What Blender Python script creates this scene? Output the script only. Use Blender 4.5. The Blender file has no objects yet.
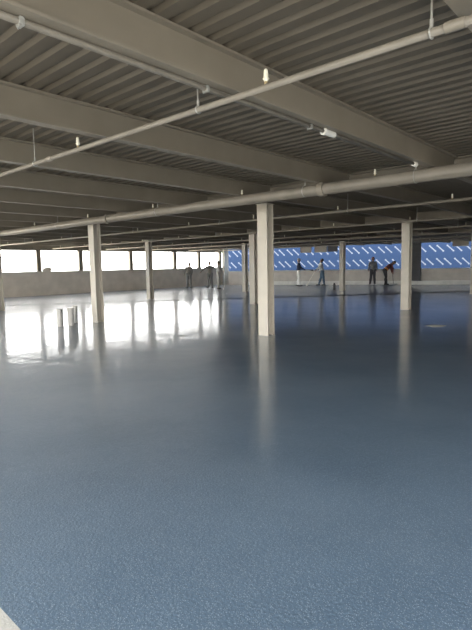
import bpy, bmesh, math, random
from mathutils import Vector, Matrix
random.seed(7)
sc = bpy.context.scene
COL = sc.collection
EZ = 1.5                      # eye height

# ------------------------------------------------------------------ camera
F = 484.0
def nrm(v): return Vector(v).normalized()
A = nrm((674-236, 315-258, F))
B = Vector((-305-236, 315-275.7, F)); B = (B - A*A.dot(B)).normalized()
Cc = B.cross(A)
if Cc.y < 0: Cc = -Cc
def ray(px, py):
    d = Vector((px-236, 315-py, F))
    return Vector((A.dot(d), B.dot(d), Cc.dot(d)))
def at_z(px, py, z):
    d = ray(px, py); t = (z-EZ)/d.z
    return Vector((d.x*t, d.y*t, z))
def y_on(px, py, X):          # distance along Y of a pixel on the line x = X
    d = ray(px, py); return d.y*X/d.x
RIGHT = Vector((A.x, B.x, Cc.x)); UP = Vector((A.y, B.y, Cc.y)); FWD = Vector((A.z, B.z, Cc.z))
cam_data = bpy.data.cameras.new('camera'); cam = bpy.data.objects.new('camera', cam_data); COL.objects.link(cam)
cam_data.sensor_fit = 'VERTICAL'; cam_data.sensor_height = 36; cam_data.lens = F/630*36
cam_data.clip_start = 0.05; cam_data.clip_end = 500
m3 = Matrix((RIGHT, UP, -FWD)).transposed()
cam.matrix_world = Matrix.Translation((0, 0, EZ)) @ m3.to_4x4()
sc.camera = cam

# ------------------------------------------------------------------ materials
def new_mat(name):
    m = bpy.data.materials.new(name); m.use_nodes = True
    nt = m.node_tree; return m, nt, nt.nodes['Principled BSDF']
def N(nt, t, **kw):
    n = nt.nodes.new(t)
    for k, v in kw.items():
        if k in n.inputs: n.inputs[k].default_value = v
        else: setattr(n, k, v)
    return n
def plain(name, col, rough=.6, metal=0, var=.12, scale=6, bump=0.0, bscale=60):
    m, nt, b = new_mat(name)
    tc = N(nt, 'ShaderNodeTexCoord'); no = N(nt, 'ShaderNodeTexNoise', Scale=scale, Detail=4.0)
    nt.links.new(tc.outputs['Object'], no.inputs['Vector'])
    r = N(nt, 'ShaderNodeValToRGB')
    r.color_ramp.elements[0].position = .3; r.color_ramp.elements[1].position = .7
    r.color_ramp.elements[0].color = [c*(1-var) for c in col]+[1]
    r.color_ramp.elements[1].color = [min(1, c*(1+var)) for c in col]+[1]
    nt.links.new(no.outputs['Fac'], r.inputs['Fac']); nt.links.new(r.outputs['Color'], b.inputs['Base Color'])
    b.inputs['Roughness'].default_value = rough; b.inputs['Metallic'].default_value = metal
    if bump:
        n2 = N(nt, 'ShaderNodeTexNoise', Scale=bscale, Detail=3.0); nt.links.new(tc.outputs['Object'], n2.inputs['Vector'])
        bp = N(nt, 'ShaderNodeBump', Strength=bump, Distance=.01)
        nt.links.new(n2.outputs['Fac'], bp.inputs['Height']); nt.links.new(bp.outputs['Normal'], b.inputs['Normal'])
    return m
M = {}
M['beam'] = plain('painted_steel', (.25, .222, .18), .5, var=.08, scale=2.5)
M['column'] = plain('column_paint', (.50, .47, .41), .5, var=.06, scale=3)
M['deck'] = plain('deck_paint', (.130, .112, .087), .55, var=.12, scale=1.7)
M['pipe'] = plain('pipe_paint', (.22, .20, .168), .4, var=.08, scale=5)
M['white'] = plain('white_cap', (.85, .82, .70), .4, var=.03)
M['brass'] = plain('dull_brass', (.55, .45, .25), .35, .6, var=.05)
M['steel'] = plain('bare_steel', (.45, .45, .43), .4, .5, var=.1, scale=15)
M['concrete'] = plain('pale_concrete', (.52, .52, .50), .85, var=.12, scale=3, bump=.25)
M['parapet'] = plain('parapet_concrete', (.55, .51, .46), .8, var=.10, scale=2, bump=.15)
M['parapet_right'] = plain('right_parapet_concrete', (.11, .108, .103), .8, var=.12, scale=2, bump=.15)
M['curb'] = plain('curb_concrete', (.75, .74, .70), .75, var=.10, scale=3, bump=.15)
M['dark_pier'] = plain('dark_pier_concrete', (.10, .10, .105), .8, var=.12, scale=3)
M['ground'] = plain('outside_ground', (.16, .15, .13), .9, var=.15, scale=.4)
M['bounce_slab'] = plain('pale_bounce_slab', (.80, .70, .54), .9, var=.08, scale=.5)  # warm pale colour of the added slab that bounces light inside
M['panel'] = plain('beige_panel', (.50, .45, .38), .6, var=.06, scale=4)
M['tube'] = plain('pale_tube', (.46, .46, .45), .5, var=.06, scale=8)
M['black'] = plain('black_plastic', (.025, .025, .028), .45, var=.1)
M['slab_edge'] = plain('roof_slab', (.42, .41, .39), .85, var=.1, scale=2)

# wet blue floor coating
def floor_mat():
    m, nt, b = new_mat('blue_floor_coating')
    L = nt.links.new
    tc = N(nt, 'ShaderNodeTexCoord')
    big = N(nt, 'ShaderNodeTexNoise', Scale=.45, Detail=5.0, Roughness=.6)
    L(tc.outputs['Object'], big.inputs['Vector'])
    cr = N(nt, 'ShaderNodeValToRGB')
    cr.color_ramp.elements[0].position = .32; cr.color_ramp.elements[1].position = .72
    cr.color_ramp.elements[0].color = (.098, .152, .225, 1); cr.color_ramp.elements[1].color = (.150, .218, .305, 1)
    L(big.outputs['Fac'], cr.inputs['Fac'])
    # broadcast aggregate: pale grains
    vo = N(nt, 'ShaderNodeTexVoronoi', Scale=120.0); L(tc.outputs['Object'], vo.inputs['Vector'])
    gr = N(nt, 'ShaderNodeValToRGB'); gr.color_ramp.elements[0].position = .10; gr.color_ramp.elements[1].position = .30
    gr.color_ramp.elements[0].color = (1, 1, 1, 1); gr.color_ramp.elements[1].color = (0, 0, 0, 1)
    L(vo.outputs['Distance'], gr.inputs['Fac'])
    mx = N(nt, 'ShaderNodeMixRGB', blend_type='MIX'); mx.inputs['Color2'].default_value = (.50, .58, .66, 1)
    ml = N(nt, 'ShaderNodeMath', operation='MULTIPLY'); ml.inputs[1].default_value = .9
    L(gr.outputs['Color'], ml.inputs[0]); L(ml.outputs[0], mx.inputs['Fac']); L(cr.outputs['Color'], mx.inputs['Color1'])
    L(mx.outputs['Color'], b.inputs['Base Color'])
    ro = N(nt, 'ShaderNodeMapRange'); ro.inputs['To Min'].default_value = .24; ro.inputs['To Max'].default_value = .38
    n2 = N(nt, 'ShaderNodeTexNoise', Scale=.8, Detail=3.0); L(tc.outputs['Object'], n2.inputs['Vector'])
    L(n2.outputs['Fac'], ro.inputs['Value']); L(ro.outputs['Result'], b.inputs['Roughness'])
    # orange peel + gentle roller ripples
    fine = N(nt, 'ShaderNodeTexNoise', Scale=60.0, Detail=3.0); L(tc.outputs['Object'], fine.inputs['Vector'])
    rip = N(nt, 'ShaderNodeTexNoise', Scale=2.2, Detail=3.0); L(tc.outputs['Object'], rip.inputs['Vector'])
    b1 = N(nt, 'ShaderNodeBump', Strength=.8, Distance=.005); L(fine.outputs['Fac'], b1.inputs['Height'])
    b2 = N(nt, 'ShaderNodeBump', Strength=.10, Distance=.05); L(rip.outputs['Fac'], b2.inputs['Height'])
    L(b1.outputs['Normal'], b2.inputs['Normal']); L(b2.outputs['Normal'], b.inputs['Normal'])
    b.inputs['IOR'].default_value = 1.45
    b.inputs['Coat Weight'].default_value = .75; b.inputs['Coat Roughness'].default_value = .07; b.inputs['Coat IOR'].default_value = 1.4
    cr2 = N(nt, 'ShaderNodeTexNoise', Scale=1.6, Detail=4.0, Roughness=.6); L(tc.outputs['Object'], cr2.inputs['Vector'])
    b3 = N(nt, 'ShaderNodeBump', Strength=.28, Distance=.03); L(cr2.outputs['Fac'], b3.inputs['Height']); grn = N(nt, 'ShaderNodeTexNoise', Scale=95.0, Detail=1.0); L(tc.outputs['Object'], grn.inputs['Vector'])
    b4 = N(nt, 'ShaderNodeBump', Strength=.09, Distance=.005); L(grn.outputs['Fac'], b4.inputs['Height']); L(b3.outputs['Normal'], b4.inputs['Normal']); L(b4.outputs['Normal'], b.inputs['Coat Normal'])
    return m
M['floor'] = floor_mat()

# printed blue weather wrap: pairs of slanted white marks (uv in metres)
def wrap_mat():
    m, nt, b = new_mat('blue_weather_wrap'); L = nt.links.new
    uv = N(nt, 'ShaderNodeUVMap'); sep = N(nt, 'ShaderNodeSeparateXYZ'); L(uv.outputs['UV'], sep.inputs[0])
    def mth(op, a, c=None):
        n = N(nt, 'ShaderNodeMath', operation=op)
        for i, v in enumerate((a, c)):
            if v is None: continue
            if isinstance(v, (int, float)): n.inputs[i].default_value = v
            else: L(v, n.inputs[i])
        return n.outputs[0]
    u, v = sep.outputs[0], sep.outputs[1]
    RV, GU = 1.02, 1.28
    row = mth('FLOOR', mth('DIVIDE', mth('ADD', v, .55), RV))
    v = mth('ADD', v, .55)
    vv = mth('SUBTRACT', mth('MULTIPLY', mth('FRACT', mth('DIVIDE', v, RV)), RV), RV/2)
    ush = mth('ADD', u, mth('MULTIPLY', row, .55))
    uu = mth('SUBTRACT', mth('MULTIPLY', mth('FRACT', mth('DIVIDE', ush, GU)), GU), GU/2)
    def dash(c):
        x = mth('SUBTRACT', uu, c)
        s = mth('MULTIPLY', mth('ADD', mth('MULTIPLY', x, .72), mth('MULTIPLY', vv, -.69)), 1)   # along (down-right)
        t = mth('ADD', mth('MULTIPLY', x, .69), mth('MULTIPLY', vv, .72))
        a = mth('LESS_THAN', mth('ABSOLUTE', s), .27)
        k = mth('LESS_THAN', mth('ABSOLUTE', t), .042)
        e = mth('LESS_THAN', mth('ADD', mth('POWER', mth('SUBTRACT', s, .30), 2.0), mth('POWER', t, 2.0)), .0042)
        e2 = mth('LESS_THAN', mth('ADD', mth('POWER', mth('ADD', s, .30), 2.0), mth('POWER', t, 2.0)), .0042)
        return mth('MAXIMUM', mth('MULTIPLY', a, k), mth('MAXIMUM', e, e2))
    f = mth('MAXIMUM', dash(-.30), dash(.26))
    mx = N(nt, 'ShaderNodeMixRGB'); mx.inputs['Color1'].default_value = (.0065, .0155, .041, 1); mx.inputs['Color2'].default_value = (.07, .083, .115, 1)
    L(f, mx.inputs['Fac']); L(mx.outputs['Color'], b.inputs['Base Color']); b.inputs['Roughness'].default_value = .7; b.inputs['Specular IOR Level'].default_value = .08
    return m
M['wrap'] = wrap_mat()

# ------------------------------------------------------------------ mesh helpers
def obj(name, bm, m, parent=None, smooth=False):
    me = bpy.data.meshes.new(name); bmesh.ops.recalc_face_normals(bm, faces=bm.faces[:]); bm.to_mesh(me); bm.free()
    if isinstance(m, str): m = M[m]
    me.materials.append(m)
    if smooth:
        for p in me.polygons: p.use_smooth = True
    o = bpy.data.objects.new(name, me); COL.objects.link(o)
    if parent: o.parent = parent
    return o
def tag(o, label, cat, group=None, kind=None):
    if label: o['label'] = label
    if cat: o['category'] = cat
    if group: o['group'] = group
    if kind: o['kind'] = kind
    return o
def struct(o, label=None):
    o['kind'] = 'structure'
    if label: o['label'] = label
    return o
def empty(name, loc, label, cat, group=None, rz=0):
    o = bpy.data.objects.new(name, None); COL.objects.link(o); o.location = loc; o.rotation_euler = (0, 0, rz)
    o.empty_display_size = .2
    return tag(o, label, cat, group)
def box(bm, x0, x1, y0, y1, z0, z1, bev=0):
    vs = [bm.verts.new((x, y, z)) for x in (x0, x1) for y in (y0, y1) for z in (z0, z1)]
    q = [(0,1,3,2),(4,6,7,5),(0,4,5,1),(2,3,7,6),(0,2,6,4),(1,5,7,3)]
    fs = [bm.faces.new([vs[i] for i in f]) for f in q]
    if bev:
        es = list({e for f in fs for e in f.edges})
        bmesh.ops.bevel(bm, geom=es, offset=bev, segments=2, affect='EDGES')
    return vs
def prism(bm, pts, z0, z1):
    lo = [bm.verts.new((p[0], p[1], z0)) for p in pts]; hi = [bm.verts.new((p[0], p[1], z1)) for p in pts]
    n = len(pts); bm.faces.new(lo); bm.faces.new(hi)
    for i in range(n): bm.faces.new((lo[i], lo[(i+1) % n], hi[(i+1) % n], hi[i]))
def frame_of(d):
    d = d.normalized(); s = Vector((0, 0, 1)) if abs(d.z) < .9 else Vector((1, 0, 0))
    u = d.cross(s).normalized(); return u, d.cross(u).normalized(), d
def tube(bm, p0, p1, r0, r1=None, n=12, cap=0):
    """closed tapered tube; cap>0 adds rounded ends"""
    p0, p1 = Vector(p0), Vector(p1); r1 = r0 if r1 is None else r1
    u, w, d = frame_of(p1-p0)
    rings = []
    if cap:
        for k in range(1, cap+1):
            a = math.pi/2*(1-k/(cap+1)); rings.append((p0-d*r0*math.sin(a), r0*math.cos(a)))
    rings += [(p0, r0), (p1, r1)]
    if cap:
        for k in range(cap, 0, -1):
            a = math.pi/2*(1-k/(cap+1)); rings.append((p1+d*r1*math.sin(a), r1*math.cos(a)))
    V = [[bm.verts.new(c+u*r*math.cos(2*math.pi*i/n)+w*r*math.sin(2*math.pi*i/n)) for i in range(n)] for c, r in rings]
    for a, b in zip(V, V[1:]):
        for i in range(n): bm.faces.new((a[i], a[(i+1) % n], b[(i+1) % n], b[i]))
    bm.faces.new(V[0]); bm.faces.new(V[-1])
def NB(): return bmesh.new()
def copy_tree(o, parent=None):
    c = o.copy(); COL.objects.link(c)
    if parent: c.parent = parent
    for ch in list(o.children): copy_tree(ch, c)
    return c
ORD = ['first','second','third','fourth','fifth','sixth','seventh','eighth','ninth','tenth','eleventh','twelfth','thirteenth','fourteenth','fifteenth','sixteenth','seventeenth']

# ------------------------------------------------------------------ plan
DECK, SOFF = 3.06, 2.785        # deck underside, beam soffit
XE, YE = -3.4, -3.6            # open near edges of the deck
YW = 27.1                      # far left wall
P0, P1 = Vector((28.6, YW)), Vector((36.6, 5.0-0.0))
P1 = P0 + (Vector((34.8, 10)) - P0)*1.80
WD = (P1-P0).normalized(); WN = Vector((-WD.y, WD.x))
if WN.x < 0: WN = -WN
def slant_x(y): return P0.x + (YW-y)*(P1.x-P0.x)/(P0.y-P1.y)
XR = P1.x

# floor: coated area and bare near edge
XC, YC, XF = .78, -1.9, -1.2
bm = NB(); prism(bm, [(XC, YC), (P1.x, YC), (P1.x, P1.y), (P0.x, P0.y), (XC, YW)], -.25, 0)
struct(obj('floor', bm, 'floor'), 'wet dark blue coated parking deck floor')
bm = NB(); prism(bm, [(XF, YE), (P1.x, YE), (P1.x, YC), (XC, YC), (XC, YW), (XF, YW)], -.25, 0)
struct(obj('floor.001', bm, 'concrete'), 'bare pale concrete edge of the floor beside the blue coating')
# ground outside
bm = NB(); box(bm, -90, 150, -90, 160, -4.0, -3.5)
struct(obj('ground', bm, 'ground'), 'pale ground outside the parking deck')

bm = NB(); box(bm, -60, P0.x+1, YW+.4, 120, -3.5, -.4)  # added raised slab, out of view, bounces sunlight up to the left ceiling
struct(obj('ground.001', bm, 'bounce_slab'), 'added pale slab bouncing light in through the bright openings')
# ceiling: fluted steel deck under a slab
bm = NB()
PITCH, DEP = .165, .032
xs = []
x = XE
while x < XR:
    xs += [(x, DECK), (x+PITCH*.52, DECK), (x+PITCH*.64, DECK+DEP), (x+PITCH*.88, DECK+DEP)]
    x += PITCH
def yend(x): return YW+.12 if x <= P0.x else max(YE+.05, YW-(x-P0.x)*(P0.y-P1.y)/(P1.x-P0.x))
prev = None
for x, z in xs:
    ye = yend(x)
    cur = (bm.verts.new((x, YE, z)), bm.verts.new((x, ye, z)))
    if prev: bm.faces.new((prev[0], cur[0], cur[1], prev[1]))
    prev = cur
struct(obj('ceiling', bm, 'deck'), 'ribbed steel roof deck painted warm grey')
bm = NB(); prism(bm, [(XE, YE), (XR, YE), (P1.x, P1.y), (P0.x, P0.y+.1), (P0.x, YW+.15), (XE, YW+.15)], DECK+DEP+.004, DECK+.22)
struct(obj('ceiling.001', bm, 'slab_edge'), 'concrete roof slab above the ribbed deck')

# ------------------------------------------------------------------ beams and girders
def ibeam_parts(root, L, fw, dep, tf=.018, tw=.012, axis='x'):
    """I section hanging below z=0, running along +axis from the origin"""
    def bx(name, a0, a1, c0, c1):
        b_ = NB()
        if axis == 'x': box(b_, 0, L, a0, a1, c0, c1)
        else: box(b_, a0, a1, 0, L, c0, c1)
        return obj(name, b_, 'beam', root)
    bx('top_flange', -fw/2, fw/2, -tf, 0); bx('web', -tw/2, tw/2, -dep+tf, -tf); bx('bottom_flange', -fw/2, fw/2, -dep, -dep+tf)
GX = [7.8, 15.2, 23.2]
BAY = [(XE, GX[0]-.10), (GX[0]+.10, GX[1]-.10), (GX[1]+.10, GX[2]-.10), (GX[2]+.10, None)]
bayname = ['in the nearest bay', 'in the second bay behind the first girder', 'in the third bay behind the second girder', 'in the far bay beside the blue wall']
YB = [-2.66, -.90, .86] + [2.52+1.74*k for k in range(0, 15)]
for bi, (a, c) in enumerate(BAY):
    src = None; n = 0
    for k, y in enumerate(YB):
        if y > YW-.35: continue
        if bi > 0 and y < -1: continue
        end = c if c is not None else slant_x(y)-.45
        if src is None or c is None:
            r = empty('steel_beam', (a, y, DECK), 'x', 'beam'); ibeam_parts(r, end-a, .11, DECK-SOFF)
            src = r
        else:
            r = copy_tree(src); r.location = (a, y, DECK)
        kk = k-2 if bi == 0 else k-1
        if bi == 0 and k < 2: r['label'] = 'grey painted steel ceiling beam behind the camera position'; r['group'] = 'beams behind the camera'
        else:
            r['label'] = 'grey painted steel ceiling beam %s, %s counting from the near right corner' % (bayname[bi], ORD[kk if bi == 0 else n])
            r['group'] = 'parallel steel ceiling beams'
        n += 1
for i, gx in enumerate(GX):
    y0, y1 = -3.4, YW-.2
    r = empty('steel_girder', (gx, y0, DECK-.004), 'deep grey steel girder crossing the beams over the %s line of columns' % ['nearest', 'second', 'farthest'][i], 'girder', 'steel girders')
    ibeam_parts(r, y1-y0, .19, DECK-SOFF+.005, .022, .016, axis='y')

# ------------------------------------------------------------------ columns
def make_column(px, yb, label, h=None, at=None):
    p = at_z(px, yb, 0) if at is None else Vector((at[0], at[1], 0))
    r = empty('steel_column', p, label, 'column', 'steel columns of the deck')
    w, d, t = .26, .23, .02
    H = SOFF
    for s in (-1, 1):
        b_ = NB(); box(b_, s*d/2-(t if s > 0 else 0), s*d/2+(t if s < 0 else 0), -w/2, w/2, .0, H-.012); obj('flange', b_, 'column', r)
    b_ = NB(); box(b_, -d/2+t, d/2-t, -.008, .008, 0, H-.012); obj('web', b_, 'column', r)
    b_ = NB(); box(b_, -d/2-.02, d/2+.02, -w/2-.02, w/2+.02, H-.014, H-.0); obj('cap_plate', b_, 'column', r)
    return r
cols = [
 (266.6, 335, 'pale steel column nearest the camera at the middle of the photo'),
 (405.8, 309.5, 'pale steel column right of the two blue-side workers, sunlit on its left face'),
 (98.5, 322, 'hazy steel column on the left behind the white upright tubes'),
 (150.5, 299, 'slender steel column in front of the bright openings, right of the hazy left column'),
 (342.3, 290.5, 'steel column beside the black canister, right of the worker in a white shirt'),
 (254.2, 304, 'steel column just left of the large middle column, second one behind it'),
 (245.4, 292, 'far steel column left of the middle column, next to the hazy blue corner'),
 (473.5, 294, 'steel column cut by the right edge of the photo'),
 (.3, 311, 'hazy steel column cut by the left edge of the photo'),
]
for c in cols: make_column(*c)

# ------------------------------------------------------------------ pipes
def make_head(pipe, y, r, big=True):
    b_ = NB(); tube(b_, (0, y, r*.6), (0, y, r+.03), .011, n=8); h = obj('sprinkler_head', b_, 'brass', pipe)
    b_ = NB(); tube(b_, (0, y, r+.028), (0, y, r+.085), .017, .014, n=10, cap=2); tube(b_, (0, y, r+.03), (0, y, r+.036), .022, n=10)
    c = obj('cap', b_, 'white', h); c['label'] = 'white protective cap'
def make_hanger(pipe, y, r, top):
    b_ = NB(); tube(b_, (0, y, r+.03), (0, y, top), .006, n=8)
    h = obj('hanger', b_, 'steel', pipe)
    b_ = NB(); n = 14
    for i in range(n):
        a0, a1 = 2*math.pi*i/n, 2*math.pi*(i+1)/n
        R = r+.006
        tube(b_, (R*math.cos(a0), y, R*math.sin(a0)), (R*math.cos(a1), y, R*math.sin(a1)), .005, n=6)
    tube(b_, (0, y, r), (0, y, r+.045), .010, n=8)
    obj('ring', b_, 'steel', h)
def make_pipe(name, X, z, r, y0, y1, heads, hangers, label, coup=(), cat='pipe', group='ceiling sprinkler pipes'):
    b_ = NB(); tube(b_, (0, y0, 0), (0, y1, 0), r, n=20)
    p = obj(name, b_, 'pipe', smooth=False); p.location = (X, 0, z); tag(p, label, cat, group)
    for pl in p.data.polygons: pl.use_smooth = len(pl.vertices) == 4
    for y in heads: make_head(p, y, r)
    for y in hangers: make_hanger(p, y, r, DECK-z+.01)
    for y in coup:
        b_ = NB(); tube(b_, (0, y-.05, 0), (0, y+.05, 0), r*1.28, n=20); obj('coupling', b_, 'pipe', p)
    return p
ZP = 2.685
def between(y0, y1, step): 
    out = []; y = y0
    while y < y1: out.append(y); y += step
    return out
h1 = [y_on(266, 85, 2.66), y_on(78, 147, 2.66)]
st = h1[1]-h1[0]
make_pipe('sprinkler_pipe', 2.66, ZP, .022, -3.0, 26.6, [h1[0]-st] + between(h1[0], 26, st), [y_on(198, 103, 2.66), 1.0, 5.4, 9, 12.5, 16, 20, 24],
          'thin grey sprinkler pipe nearest the camera, crossing diagonally under the first beams', coup=(1.0-.12, 5.05))
hm = [y_on(375, 176, 6.75), y_on(242, 195, 6.75), y_on(153, 208, 6.75), y_on(88, 217, 6.75)]
make_pipe('sprinkler_main', 6.75, ZP, .088, -3.0, 26.6, hm+[hm[-1]+2.9, hm[-1]+5.8, hm[-1]+8.7], [y_on(416, 168, 6.75), y_on(305, 186, 6.75), 8.3, 12.6, 17, 21.5, 25.5],
          'thick grey sprinkler main pipe running in front of the middle column top', coup=(4.2, 10.2, 16.4))
sts = [(9.9, .03, 'second'), (13.85, .03, 'third'), (17.4, .03, 'fourth'), (20.6, .03, 'fifth'), (24.4, .03, 'sixth'), (27.2, .03, 'seventh')]
for X, r, o_ in sts:
    ye = min(26.6, YW-(X-P0.x)/.3626-.6) if X > P0.x else 26.6
    make_pipe('sprinkler_pipe', X, ZP, r, -1.0, ye, between(2.35 + (X % 1.0), ye, 2.5), between(1.5, ye, 4.0),
              'thin grey sprinkler pipe under the far beams, %s counting away from the camera' % o_)
# conduit along the first beam's lower flange
cy, cz = 2.52+.035, SOFF-.0205
b_ = NB(); tube(b_, (XE+.05, 0, 0), (6.35, 0, 0), .019, n=14); cd = obj('conduit', b_, 'pipe'); cd.location = (0, cy, cz)
for pl in cd.data.polygons: pl.use_smooth = len(pl.vertices) == 4
tag(cd, 'thin round conduit fixed along the lower edge of the big near ceiling beam', 'conduit')
def x_on(px, py, Y): d = ray(px, py); return d.x*Y/d.y
for px, py in ((20, 20), (206, 89), (310, 125)):
    X = x_on(px, py, cy); b_ = NB()
    box(b_, X-.014, X+.014, -.026, .026, -.026, .0195, .004); box(b_, X-.01, X+.01, .0215, .028, -.02, .06); tube(b_, (X, .027, -.028), (X, .027, .075), .005, n=8)
    c = obj('clamp', b_, 'steel', cd)
X = x_on(329, 133, cy); b_ = NB(); tube(b_, (X-.09, 0, 0), (X+.09, 0, 0), .03, n=14); tube(b_, (X-.11, 0, 0), (X-.08, 0, 0), .036, n=14); obj('coupling', b_, 'curb', cd)
b_ = NB(); tube(b_, (6.3, 0, 0), (6.36, 0, 0), .032, n=14, cap=2); obj('end_cap', b_, 'curb', cd)

# ------------------------------------------------------------------ far left wall with open bays
bm = NB(); box(bm, XE, P0.x+.1, YW, YW+.22, 0, 1.33)
struct(obj('wall_left', bm, 'parapet'), 'hazy concrete parapet under the bright openings')
bm = NB(); box(bm, XE, P0.x+.1, YW-.02, YW+.24, 1.33, 1.39)
struct(obj('trim_1', bm, 'parapet'), 'coping of the far left parapet')
bm = NB(); box(bm, XE, P0.x+.1, YW, YW+.14, 2.58, DECK+.05)
struct(obj('wall_left.001', bm, 'beam'), 'steel edge beam above the bright openings')
posts = [(2.0, 'hidden'), (39, 'nearest the left edge'), (81, 'left of the hazy left column'), (131.3, 'right of the hazy left column'), (175.2, 'right of the slender column'), (199.5, 'between the two left silhouettes'), (220.5, 'last one before the far corner')]
for px, s in posts:
    X = x_on(px, 262, YW)
    if s == 'hidden': continue
    r = empty('opening_post', (X, YW+.07, 1.39), 'grey post standing on the far left parapet, ' + s, 'post', 'posts between the bright openings')
    w = .26 if px < 220 else .22
    for sgn in (-1, 1):
        b_ = NB(); box(b_, sgn*w/2-(.02 if sgn > 0 else 0), sgn*w/2+(.02 if sgn < 0 else 0), -.1, .1, 0, 1.19); obj('flange', b_, 'beam', r)
    b_ = NB(); box(b_, -w/2+.02, w/2-.02, -.012, .012, 0, 1.19); obj('web', b_, 'beam', r)
# added unseen wall, blocks light along the near right edge past the first bay
bm = NB(); box(bm, 4.2, P1.x, YE-.25, YE-.02, 0, DECK)
struct(obj('blocker_wall', bm, 'dark_pier'), 'added light-blocking wall along the near right edge of the deck')
r = empty('corner_pier', (P0.x+.05, YW-.1, 0), 'pale concrete pier in the far corner between bright openings and blue wall', 'pier')
b_ = NB(); box(b_, -.22, .28, -.2, .08, 0, SOFF+.05, .015); obj('shaft', b_, 'concrete', r)
b_ = NB(); box(b_, -.25, .31, -.23, .08, SOFF+.05, DECK-.01, .01); obj('head', b_, 'concrete', r)
# small lump left on the parapet near the first post
p = Vector((x_on(48, 271, YW), YW+.1, 1.39))
b_ = NB(); bmesh.ops.create_icosphere(b_, subdivisions=3, radius=.2)
for v in b_.verts: v.co = Vector((v.co.x*1.5, v.co.y*.45, max(v.co.z, -.1)*.8+.08)) + Vector((math.sin(v.co.x*17)*.02, 0, math.sin(v.co.x*11+v.co.y*9)*.02))
o = obj('rag', b_, 'parapet', smooth=True); o.location = p; tag(o, 'small grey rag bundled on top of the parapet by the first post', 'rag')

# ------------------------------------------------------------------ right side parapet, kerb, edge beam (slanted line)
RZ = math.atan2(WD.y, WD.x); LW = (P1-P0).length
def slant_obj(name, u0, u1, n0, n1, z0, z1, m, bev=0):
    b_ = NB(); box(b_, u0, u1, n0, n1, z0, z1, bev); o = obj(name, b_, m)
    o.location = (P0.x, P0.y, 0); o.rotation_euler = (0, 0, RZ); return o
SG = 1 if (Vector((-WD.y, WD.x)).dot(WN) > 0) else -1     # outward along local +y?
def nn(a, c): return (a, c) if SG > 0 else (-c, -a)
struct(slant_obj('wall_right', .45, LW, *nn(0, .2), 0, 1.0, 'parapet'), 'low grey concrete parapet below the blue wrapped wall')
struct(slant_obj('trim_2', .45, LW, *nn(-.012, .22), 1.0, 1.09, 'tube'), 'pale coping on the right parapet')
struct(slant_obj('trim_3', 2.2, LW, *nn(-.75, -.40), 0, .26, 'curb', .02), 'pale low kerb in front of the right parapet')
struct(slant_obj('wall_right.001', .45, LW, *nn(0, .14), 2.86, DECK+.05, 'beam'), 'steel edge beam above the blue view')
# dark pier and hanging panels
def slant_hit(px):
    d = ray(px, 264); # solve P0+WD*u = t*d
    den = d.x*(-WD.y)+d.y*WD.x
    t = (P0.x*(-WD.y)+P0.y*WD.x)/den
    q = Vector((d.x*t, d.y*t)); return (q-P0).dot(WD)
u0, u1 = slant_hit(409), slant_hit(421)
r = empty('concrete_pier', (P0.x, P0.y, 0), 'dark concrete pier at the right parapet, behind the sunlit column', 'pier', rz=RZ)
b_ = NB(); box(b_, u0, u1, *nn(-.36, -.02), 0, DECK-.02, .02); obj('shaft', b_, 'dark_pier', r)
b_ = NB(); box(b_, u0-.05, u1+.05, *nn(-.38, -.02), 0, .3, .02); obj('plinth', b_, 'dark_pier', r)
def hanging(pxa, pxb, zb, m, label, zt=3.02):
    ua, ub = slant_hit(pxa), slant_hit(pxb)
    uc = (ua+ub)/2
    base = P0 + WD*uc
    r = empty('hanging_panel', (base.x, base.y, zb), label, 'panel', 'panels hung along the edge beam', rz=RZ)
    h = zt-zb; w = (ub-ua)/2
    b_ = NB(); box(b_, -w, w, *nn(-.30, -.16), 0, h, .012); obj('board', b_, m, r)
    b_ = NB(); 
    for s in (-w, w-.05): box(b_, s, s+.05, *nn(-.32, -.30), 0, h)
    box(b_, -w, w, *nn(-.32, -.30), 0, .05); box(b_, -w, w, *nn(-.32, -.30), h-.05, h); obj('rim', b_, m, r)
    for s in (-.6*w, .6*w):
        b_ = NB(); y_ = nn(-.24, -.22)[0]; tube(b_, (s, y_, h-.01), (s, y_, DECK-zb+.01), .02, n=8); obj('bracket', b_, 'steel', r)
hanging(301.5, 312, 2.40, 'panel', 'left one of two beige panels hung above the worker in white trousers')
hanging(315.5, 327.5, 2.40, 'panel', 'right one of two beige panels hung above the worker in a white shirt')
hanging(328.5, 338, 2.42, 'dark_pier', 'dark panel hung between the beige panels and the column by the bucket')
hanging(452, 468, 2.55, 'panel', 'beige panel hung above the blue wall at the right edge')

# blue wrapped building beyond
OFF = 5.0
bp = P0 + WN*OFF
d = ray(226.5, 262); den = d.x*(-WD.y)+d.y*WD.x; t = (bp.x*(-WD.y)+bp.y*WD.x)/den
q = Vector((d.x*t, d.y*t)); ul = (q-bp).dot(WD)
b_ = NB(); LB = 34; y0 = 0
bl = empty('building', (q.x, q.y, -3.5), 'blue wrapped building with white slanted marks beyond the right parapet', 'building', rz=RZ)
vs = box(b_, 0, LB, *nn(0, .3), 0, 13.5)
uvl = b_.loops.layers.uv.new('UVMap')
for f in b_.faces:
    for l in f.loops: l[uvl].uv = (l.vert.co.x, l.vert.co.z)
obj('wrapped_wall', b_, 'wrap', bl)
b_ = NB(); box(b_, -.05, LB, *nn(-.06, .32), 13.5, 13.7); obj('roof_edge', b_, 'steel', bl)

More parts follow.
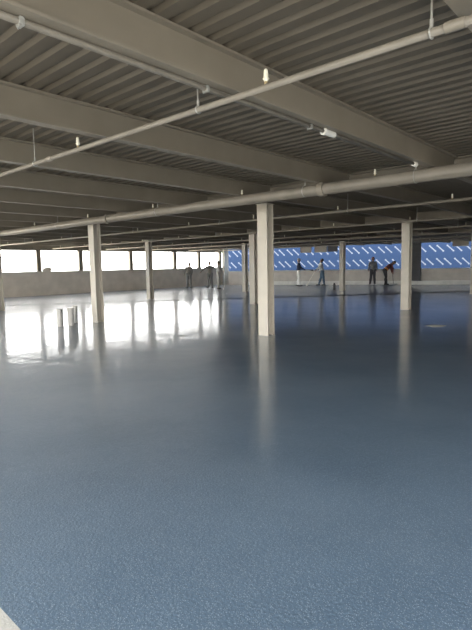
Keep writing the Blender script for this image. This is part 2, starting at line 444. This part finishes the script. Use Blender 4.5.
# ------------------------------------------------------------------ small things on the floor
def upright_tube(px, py, h, r, label):
    p = at_z(px, py, 0); root = empty('upright_tube', p, label, 'tube', 'pale upright tubes on the floor')
    n = 24; b_ = NB()
    rings = [(r, 0), (r*1.0, h), (r*.9, h), (r*.9, .03)]
    V = [[b_.verts.new((R*math.cos(2*math.pi*i/n), R*math.sin(2*math.pi*i/n), z)) for i in range(n)] for R, z in rings]
    for a, c in zip(V, V[1:]):
        for i in range(n): b_.faces.new((a[i], a[(i+1) % n], c[(i+1) % n], c[i]))
    b_.faces.new(V[0]); b_.faces.new(V[-1]); obj('sleeve', b_, 'tube', root)
    b_ = NB(); tube(b_, (0, 0, h-.03), (0, 0, h-.012), r*.9, n=24); obj('lid', b_, 'curb', root)
upright_tube(60.4, 326.5, .46, .085, 'pale upright tube standing alone on the floor, left of the pair')
upright_tube(71.3, 325.5, .47, .082, 'pale upright tube on the floor, front one of the touching pair')
upright_tube(75.6, 322.5, .47, .070, 'pale upright tube on the floor, rear one of the touching pair')
p = at_z(334.3, 290, 0); bk = empty('canister', p, 'small black canister on the floor left of the far right column', 'canister')
b_ = NB(); tube(b_, (0, 0, 0), (0, 0, .34), .075, n=20); tube(b_, (0, 0, .33), (0, 0, .37), .075, .045, n=20); obj('body', b_, 'black', bk)
b_ = NB(); tube(b_, (0, 0, .36), (0, 0, .41), .048, n=16); tube(b_, (0, 0, .40), (0, 0, .42), .055, n=16); obj('lid', b_, 'black', bk)
p = at_z(435.5, 326, 0); b_ = NB(); n = 28
pts = [((.17+.03*math.sin(3*a+1)+.02*math.sin(5*a))*math.cos(a)*1.3, (.17+.03*math.sin(2*a))*math.sin(a)*1.15) for a in [2*math.pi*i/n for i in range(n)]]
prism(b_, pts, 0.0005, .004); o = obj('pale_spot', b_, 'white'); o.location = p; o.rotation_euler.z = math.atan2(RIGHT.y, RIGHT.x)  # thin irregular disc in a plain pale colour
tag(o, 'small pale spot on the dark floor at right', 'spot')

# ------------------------------------------------------------------ people
PM = {}
def pmat(name, col, rough=.8):
    if name not in PM: PM[name] = plain(name, col, rough, var=.08, scale=20)
    return PM[name]
def blob(name, caps, m, parent, voxel=.011, smooth_it=4):
    """one continuous surface grown round tapered limbs"""
    b_ = NB()
    for p0, r0, p1, r1 in caps: tube(b_, p0, p1, r0, r1, n=14, cap=3)
    me = bpy.data.meshes.new(name+'_src'); bmesh.ops.recalc_face_normals(b_, faces=b_.faces[:]); b_.to_mesh(me); b_.free()
    o = bpy.data.objects.new(name, me); COL.objects.link(o)
    rm = o.modifiers.new('r', 'REMESH'); rm.mode = 'VOXEL'; rm.voxel_size = voxel; rm.use_smooth_shade = True
    s = o.modifiers.new('s', 'SMOOTH'); s.factor = .5; s.iterations = smooth_it
    dg = bpy.context.evaluated_depsgraph_get(); dg.update()
    me2 = bpy.data.meshes.new_from_object(o.evaluated_get(dg)); o.modifiers.clear(); o.data = me2; bpy.data.meshes.remove(me)
    me2.name = name; me2.materials.clear(); me2.materials.append(m)
    for p in me2.polygons: p.use_smooth = True
    o.parent = parent
    return o
def V(*a): return Vector(a)
def hand_caps(w, e, flip=1):
    """palm, four curled fingers of unequal length and a side thumb, continuing the forearm e->w"""
    d = (w-e).normalized(); s = Vector((0, 1, 0)); s = (s-d*s.dot(d))
    s = s.normalized() if s.length > .1 else Vector((1, 0, 0)); nrm_ = d.cross(s).normalized()*flip
    out = [(w, .026, w+d*.035, .030)]
    for k, (off, ln) in enumerate(((-.03, .070), (-.010, .080), (.010, .076), (.029, .060))):
        b0 = w+d*.02+s*off*.8; b1 = w+d*.085+s*off; b2 = b1+d*ln*.5+nrm_*ln*.18; b3 = b2+d*ln*.25+nrm_*ln*.45
        out += [(b0, .015, b1, .0115), (b1, .0105, b2, .0095), (b2, .0095, b3, .008)]
    t0 = w+d*.025-s*.03; t1 = w+d*.05-s*.055+nrm_*.02; t2 = t1+d*.035+nrm_*.02
    out += [(t0, .015, t1, .012), (t1, .011, t2, .009)]
    return out
def person(px, py, pose, label, cols, scale=1.08, face=1, cap=None, sleeves='long'):
    """pose in the picture's plane: local x = right in the photo, y = away, z up"""
    p = at_z(px, py, 0)
    az = math.atan2(RIGHT.y, RIGHT.x)
    root = empty('person', p, label, 'person', 'workers on the deck', rz=az); root.scale = (scale,)*3
    J = {k: V(*v) for k, v in pose.items()}
    up = (J['neck']-J['hip']).normalized()
    hd = J['head']; nk = J['neck']; hu = (hd-nk).normalized()
    fx = V(face, 0, 0) if face in (1, -1) else V(*face)
    fx = (fx-hu*fx.dot(hu)).normalized(); sd = hu.cross(fx)
    side = V(*pose.get('side', (0, 1, 0))).normalized()      # the shoulder line
    J['sl'], J['sr'] = nk-up*.06+side*.185, nk-up*.06-side*.185
    J['hl'], J['hr'] = J['hip']+side*.09, J['hip']-side*.09
    chest = J['hip'].lerp(nk, .68); waist = J['hip'].lerp(nk, .28)
    def torso(g): 
        return [(J['hl'], .105+g, J['hr'], .105+g), (waist+side*.06, .10+g, waist-side*.06, .10+g), (chest+side*.085, .108+g, chest-side*.085, .108+g),
                (J['sl']-side*.03, .062+g, J['sr']+side*.03, .062+g), (J['hip'], .11+g, chest, .115+g), (chest, .10+g, nk-up*.04, .07+g),
                (J['sl']-side*.04, .06+g, waist+side*.07, .08+g), (J['sr']+side*.04, .06+g, waist-side*.07, .08+g)]
    def arm(a, g, full=True):
        s, e, w = J['s'+a], J['e'+a], J['w'+a]
        if full: return [(s, .056+g, e, .041+g), (e, .041+g, w, .028+g)]
        return [(s, .056+g, e, .043+g)]
    def leg(a, g):
        h, k, n_ = J['h'+a], J['k'+a], J['a'+a]
        return [(h, .088+g, k, .056+g), (k, .056+g, h.lerp(n_, .72), .056+g), (k.lerp(n_, .35), .056+g, n_, .038+g)]
    toe = pose.get('toe', {})
    def toev(a): return V(*pose['t'+a]).normalized()
    caps = torso(0)
    for a in 'lr': caps += arm(a, 0)+leg(a, 0)+hand_caps(J['w'+a], J['e'+a])
    for a in 'lr': caps += [(J['a'+a]+V(0, 0, -.02), .038, J['a'+a]+toev(a)*.14+V(0, 0, -.055), .030)]
    caps += [(nk-up*.05, .058, hd-hu*.05, .052)]
    caps += [(hd+hu*.035-fx*.012, .092, hd-hu*.01-fx*.005, .086), (hd-hu*.05+fx*.030, .056, hd-hu*.075+fx*.045, .045)]
    caps += [(hd+fx*.088+hu*.015, .010, hd+fx*.108-hu*.022, .014)]                                # nose
    caps += [(hd-hu*.058+fx*.080+sd*.016, .010, hd-hu*.058+fx*.080-sd*.016, .010)]               # lips
    for s in (-1, 1): caps += [(hd+sd*s*.088+hu*.02, .018, hd+sd*s*.088-hu*.02, .014)]            # ears
    body = blob('body', caps, pmat('skin_'+cols['skinname'], cols['skin'], .55), root, .0095, 3)
    b_ = NB()
    for s in (-1, 1):
        c = hd+fx*.083+sd*s*.033+hu*.018; tube(b_, c-sd*.006, c+sd*.006, .012, n=10, cap=3)
    obj('eyes', b_, pmat('dark_eye', (.03, .025, .02), .2), body, smooth=True)
    blob('shirt', torso(.018)+sum((arm(a, .016, sleeves == 'long') for a in 'lr'), [])+[(nk-up*.05, .066, nk-up*.0, .062)], pmat(*cols['top']), root, .014, 3)
    blob('trousers', sum((leg(a, .022) for a in 'lr'), [])+[(J['hl'], .125, J['hr'], .125), (J['hip'], .12, J['hip']+up*.07, .12)], pmat(*cols['bottom']), root, .014, 3)
    if 'belt' in cols:
        blob('belt', [(waist+up*-.05+side*.07, .125, waist+up*-.05-side*.07, .125)], pmat(*cols['belt']), root, .014, 2)
    for a in 'lr':
        n_ = J['a'+a]; t_ = toev(a)
        blob('shoe', [(n_+V(0, 0, -.03)-t_*.045, .046, n_+t_*.15+V(0, 0, -.05), .040), (n_+V(0, 0, .02), .048, n_+V(0, 0, -.03), .048)], pmat(*cols['shoe']), root, .012, 2)
    if cap:
        blob('cap', [(hd+hu*.055-fx*.01, .098, hd+hu*.075-fx*.01, .088), (hd+hu*.055+fx*.09, .03, hd+hu*.045+fx*.15, .022)], pmat(*cap), root, .012, 2)
    else:
        blob('hair', [(hd+hu*.06-fx*.02, .095, hd+hu*.055-fx*.012, .096), (hd-fx*.045+hu*.03, .078, hd-fx*.055-hu*.05, .058)], pmat(*cols['hair']), root, .012, 2)
    return root, J
def world(root, v): return Matrix.LocRotScale(root.location, root.rotation_euler, root.scale) @ Vector(v)

stand = dict(hip=(0, 0, .95), neck=(.01, 0, 1.50), head=(.02, 0, 1.655),
             el=(.02, .22, 1.19), er=(.02, -.22, 1.19), wl=(.13, .20, .98), wr=(.13, -.20, .98),
             kl=(.03, .10, .50), kr=(.02, -.10, .50), al=(-.02, .11, .09), ar=(-.03, -.11, .09), tl=(1, .2, 0), tr=(1, -.2, 0), side=(0, 1, 0))
def pose(**k): d_ = dict(stand); d_.update(k); return d_
SK1 = dict(skin=(.42, .25, .17), skinname='tan'); SK2 = dict(skin=(.30, .17, .11), skinname='brown')

# worker with white trousers, facing right, both hands forward on a pole
r1, J1 = person(298.7, 286.2, pose(el=(.10, .20, 1.20), er=(.12, -.20, 1.20), wl=(.30, .08, 1.10), wr=(.36, -.06, 1.06), al=(-.05, .10, .09), ar=(.05, -.11, .09)),
   'person in white trousers and a dark blue top standing with a pole, facing right', dict(SK1, top=('navy_top', (.035, .05, .10)), bottom=('white_trousers', (.90, .89, .86)), shoe=('dark_shoe', (.04, .035, .03)), hair=('dark_hair', (.03, .025, .02))), cap=('grey_cap', (.30, .29, .28)))
# worker in white shirt and jeans, facing left, long roller
r2, J2 = person(320.6, 285.6, pose(hip=(.10, 0, .93), neck=(.0, 0, 1.48), head=(.07, 0, 1.63), el=(-.10, .20, 1.18), er=(-.10, -.20, 1.20), wl=(-.26, .10, 1.05), wr=(-.10, -.22, .98),
   kl=(.04, .10, .49), kr=(.17, -.10, .50), al=(-.10, .11, .09), ar=(.22, -.10, .09), tl=(-1, .2, 0), tr=(-1, -.2, 0)),
   'person in a white shirt and blue jeans pushing a long roller, facing left', dict(SK2, top=('white_shirt', (.92, .91, .86)), bottom=('blue_jeans', (.10, .17, .25)), shoe=('dark_shoe', (.04, .035, .03)), hair=('black_hair', (.012, .011, .011))), face=-1)
# worker in grey hooded top with reddish cap, seen from the back
r3, J3 = person(372.6, 285.3, pose(side=(1, .1, 0), el=(.25, .02, 1.20), er=(-.25, -.02, 1.20), wl=(.27, .10, .97), wr=(-.24, .10, .97), hip=(0, 0, .95), kl=(.11, .02, .5), kr=(-.11, .02, .5), al=(.13, -.02, .09), ar=(-.17, .0, .09), tl=(.3, 1, 0), tr=(-.4, 1, 0), head=(.02, .02, 1.655), neck=(.01, 0, 1.5)),
   'person in a grey hooded top and dark trousers standing upright, wearing a dull red cap', dict(SK1, top=('grey_hoodie', (.16, .17, .18)), bottom=('charcoal_trousers', (.06, .06, .065)), shoe=('pale_shoe', (.45, .44, .42)), hair=('dark_hair', (.03, .025, .02))), face=(0.3, 1, 0), cap=('dull_red_cap', (.30, .09, .07)))
# worker bent forward to the right
r4, J4 = person(386.0, 285.0, pose(hip=(-.08, 0, .93), neck=(.32, 0, 1.30), head=(.47, 0, 1.37), el=(.36, .22, 1.02), er=(.34, -.22, 1.02), wl=(.40, .10, .78), wr=(.38, -.10, .80),
   kl=(.02, .10, .50), kr=(-.03, -.10, .50), al=(.06, .11, .09), ar=(-.08, -.11, .09)),
   'person bent forward in a dark red shirt and black trousers, gripping a stick', dict(SK2, top=('dark_red_shirt', (.10, .022, .02)), bottom=('black_trousers', (.018, .018, .02)), belt=('orange_belt', (.55, .22, .05)), shoe=('dark_shoe', (.04, .035, .03)), hair=('black_hair', (.012, .011, .011))), scale=1.10)
# silhouettes near the bright openings
dk = dict(SK2, top=('dusty_top', (.20, .19, .17)), bottom=('dusty_trousers', (.16, .16, .16)), shoe=('dark_shoe', (.04, .035, .03)), hair=('dark_hair', (.03, .025, .02)))
r5, J5 = person(189.0, 288.2, pose(side=(1, .3, 0), neck=(.02, .02, 1.45), head=(.08, .02, 1.60), el=(.24, .05, 1.16), er=(-.27, 0, 1.16), wl=(.20, .22, 1.0), wr=(-.30, .16, 1.0), kl=(.12, .02, .5), kr=(-.10, .02, .5), al=(.13, 0, .09), ar=(-.12, 0, .09), tl=(.2, 1, 0), tr=(-.2, 1, 0)),
   'person standing hunched against the bright openings, leftmost of the three silhouettes', dk, face=(1, .3, 0), scale=1.03)
r6, J6 = person(210.2, 288.0, pose(side=(1, 0, 0), head=(.0, 0, 1.655), neck=(0, 0, 1.5), el=(.40, 0, 1.30), er=(-.40, 0, 1.30), wl=(.60, -.04, 1.12), wr=(-.60, -.04, 1.12), kl=(.12, .02, .5), kr=(-.12, .02, .5), al=(.15, 0, .09), ar=(-.15, 0, .09), tl=(.3, -1, 0), tr=(-.3, -1, 0)),
   'person with both arms held out to the sides against the bright openings', dk, face=(0, -1, 0), scale=1.02)
r7, J7 = person(218.8, 289.0, pose(el=(.12, .20, 1.25), er=(.10, -.20, 1.20), wl=(.28, .10, 1.35), wr=(.26, -.08, 1.15)),
   'person in pale clothes beside the far corner post holding an upright pole', dict(SK1, top=('pale_top', (.42, .41, .38)), bottom=('pale_trousers', (.38, .37, .35)), shoe=('dark_shoe', (.04, .035, .03)), hair=('dark_hair', (.03, .025, .02))), scale=1.03)

def tool(name, a, c, r, head, label, cat, hm='white', pm='steel'):
    a, c = Vector(a), Vector(c)
    root = empty(name, (c.x, c.y, min(a.z, c.z)), label, cat)
    off = root.location
    b_ = NB(); tube(b_, a-off, c-off, r, n=10, cap=1); obj('pole', b_, pm, root)
    if head:
        d_ = (c-a).normalized(); s = d_.cross(Vector((0, 0, 1))).normalized() if abs(d_.z) < .95 else Vector((RIGHT.x, RIGHT.y, 0)).normalized()
        b_ = NB(); tube(b_, c-off-s*head[0]/2, c-off+s*head[0]/2, head[1], n=14, cap=1); obj('head', b_, hm, root)
    return root
g1 = world(r1, J1['wr'].lerp(J1['wl'], .5)+V(.06, 0, -.02)); tip = at_z(309.8, 273.5, 0); 
def at_depth(px, py, ref):           # point on the pixel's ray at the distance of ref
    d_ = ray(px, py); k = (Vector((ref.x, ref.y)).length)/Vector((d_.x, d_.y)).length
    return Vector((d_.x*k, d_.y*k, EZ+d_.z*k))
dx = Vector((RIGHT.x, RIGHT.y, 0)).normalized()
tool('squeegee', g1-dx*.07+V(0, 0, .03), g1+dx*.52+V(0, 0, -.04), .016, (.40, .06), 'pole with a dark head held level by the person in white trousers', 'squeegee', 'black')
g2 = world(r2, J2['wl']+V(-.05, 0, -.03)); fl = Vector((g2.x, g2.y, .055))-dx*.62
tool('paint_roller', g2+(g2-fl).normalized()*.10, fl, .016, (.45, .05), 'long handled roller with a white sleeve pushed by the person in jeans', 'roller', 'white', 'white')
g4 = world(r4, J4['wl'].lerp(J4['wr'], .5)+V(.03, 0, -.04))
tool('paint_roller', g4+V(0, 0, .28)-dx*.05, Vector((g4.x, g4.y, .05))+dx*.05, .016, (.45, .05), 'roller on a stick gripped by the person bent forward', 'roller', 'tube', 'black')
g7 = world(r7, J7['wl']+V(.05, 0, .02))
tool('pole', Vector((g7.x, g7.y, .02))+dx*.02, g7+V(0, 0, .75)+dx*.10, .018, None, 'long upright pole held by the person beside the far corner post', 'pole')

# ------------------------------------------------------------------ light
SKY, GLOW, HALO = 6.5, 12.0, 13.0
w = bpy.data.worlds.new('sky'); sc.world = w; w.use_nodes = True
nt = w.node_tree; bg = nt.nodes['Background']
tc = N(nt, 'ShaderNodeTexCoord'); dt = N(nt, 'ShaderNodeVectorMath', operation='DOT_PRODUCT')
nt.links.new(tc.outputs['Generated'], dt.inputs[0]); dt.inputs[1].default_value = Vector((.30, .92, .25)).normalized()
mr = N(nt, 'ShaderNodeMapRange', interpolation_type='SMOOTHSTEP'); mr.inputs['From Min'].default_value = .45; mr.inputs['From Max'].default_value = 1.0
nt.links.new(dt.outputs['Value'], mr.inputs['Value'])
cm = N(nt, 'ShaderNodeMixRGB'); cm.inputs['Color1'].default_value = (SKY*.74, SKY*.87, SKY*1.0, 1); cm.inputs['Color2'].default_value = (GLOW, GLOW*.99, GLOW*.96, 1)
nt.links.new(mr.outputs['Result'], cm.inputs['Fac'])
# brighter, warmer sky round the sun
d2 = N(nt, 'ShaderNodeVectorMath', operation='DOT_PRODUCT'); nt.links.new(tc.outputs['Generated'], d2.inputs[0]); d2.inputs[1].default_value = Vector((-.86, -.38, .34)).normalized()
m2 = N(nt, 'ShaderNodeMapRange', interpolation_type='SMOOTHSTEP'); m2.inputs['From Min'].default_value = .5; m2.inputs['From Max'].default_value = 1.0
nt.links.new(d2.outputs['Value'], m2.inputs['Value'])
c2 = N(nt, 'ShaderNodeMixRGB'); c2.inputs['Color2'].default_value = (HALO, HALO*.93, HALO*.82, 1)
nt.links.new(m2.outputs['Result'], c2.inputs['Fac']); nt.links.new(cm.outputs['Color'], c2.inputs['Color1']); nt.links.new(c2.outputs['Color'], bg.inputs['Color'])
bg.inputs['Strength'].default_value = 1.0
sd = bpy.data.lights.new('sun', 'SUN'); sd.energy = 24.0; sd.angle = math.radians(.6); sd.color = (1.0, .93, .82)
so = bpy.data.objects.new('sun', sd); COL.objects.link(so)
el, ph = math.radians(50), math.radians(35)
v = Vector((-math.cos(ph)*math.cos(el), -math.sin(ph)*math.cos(el), math.sin(el)))   # towards the sun
so.rotation_euler = v.to_track_quat('Z', 'Y').to_euler(); so.location = (-10, -8, 15)

vs_ = sc.view_settings
vs_.view_transform = 'Standard'; vs_.look = 'None'; vs_.gamma = 1; vs_.use_curve_mapping = False; vs_.exposure = 0.0
sc.cycles.max_bounces = 10; sc.cycles.diffuse_bounces = 6; sc.cycles.glossy_bounces = 4
sc.cycles.sample_clamp_indirect = 6
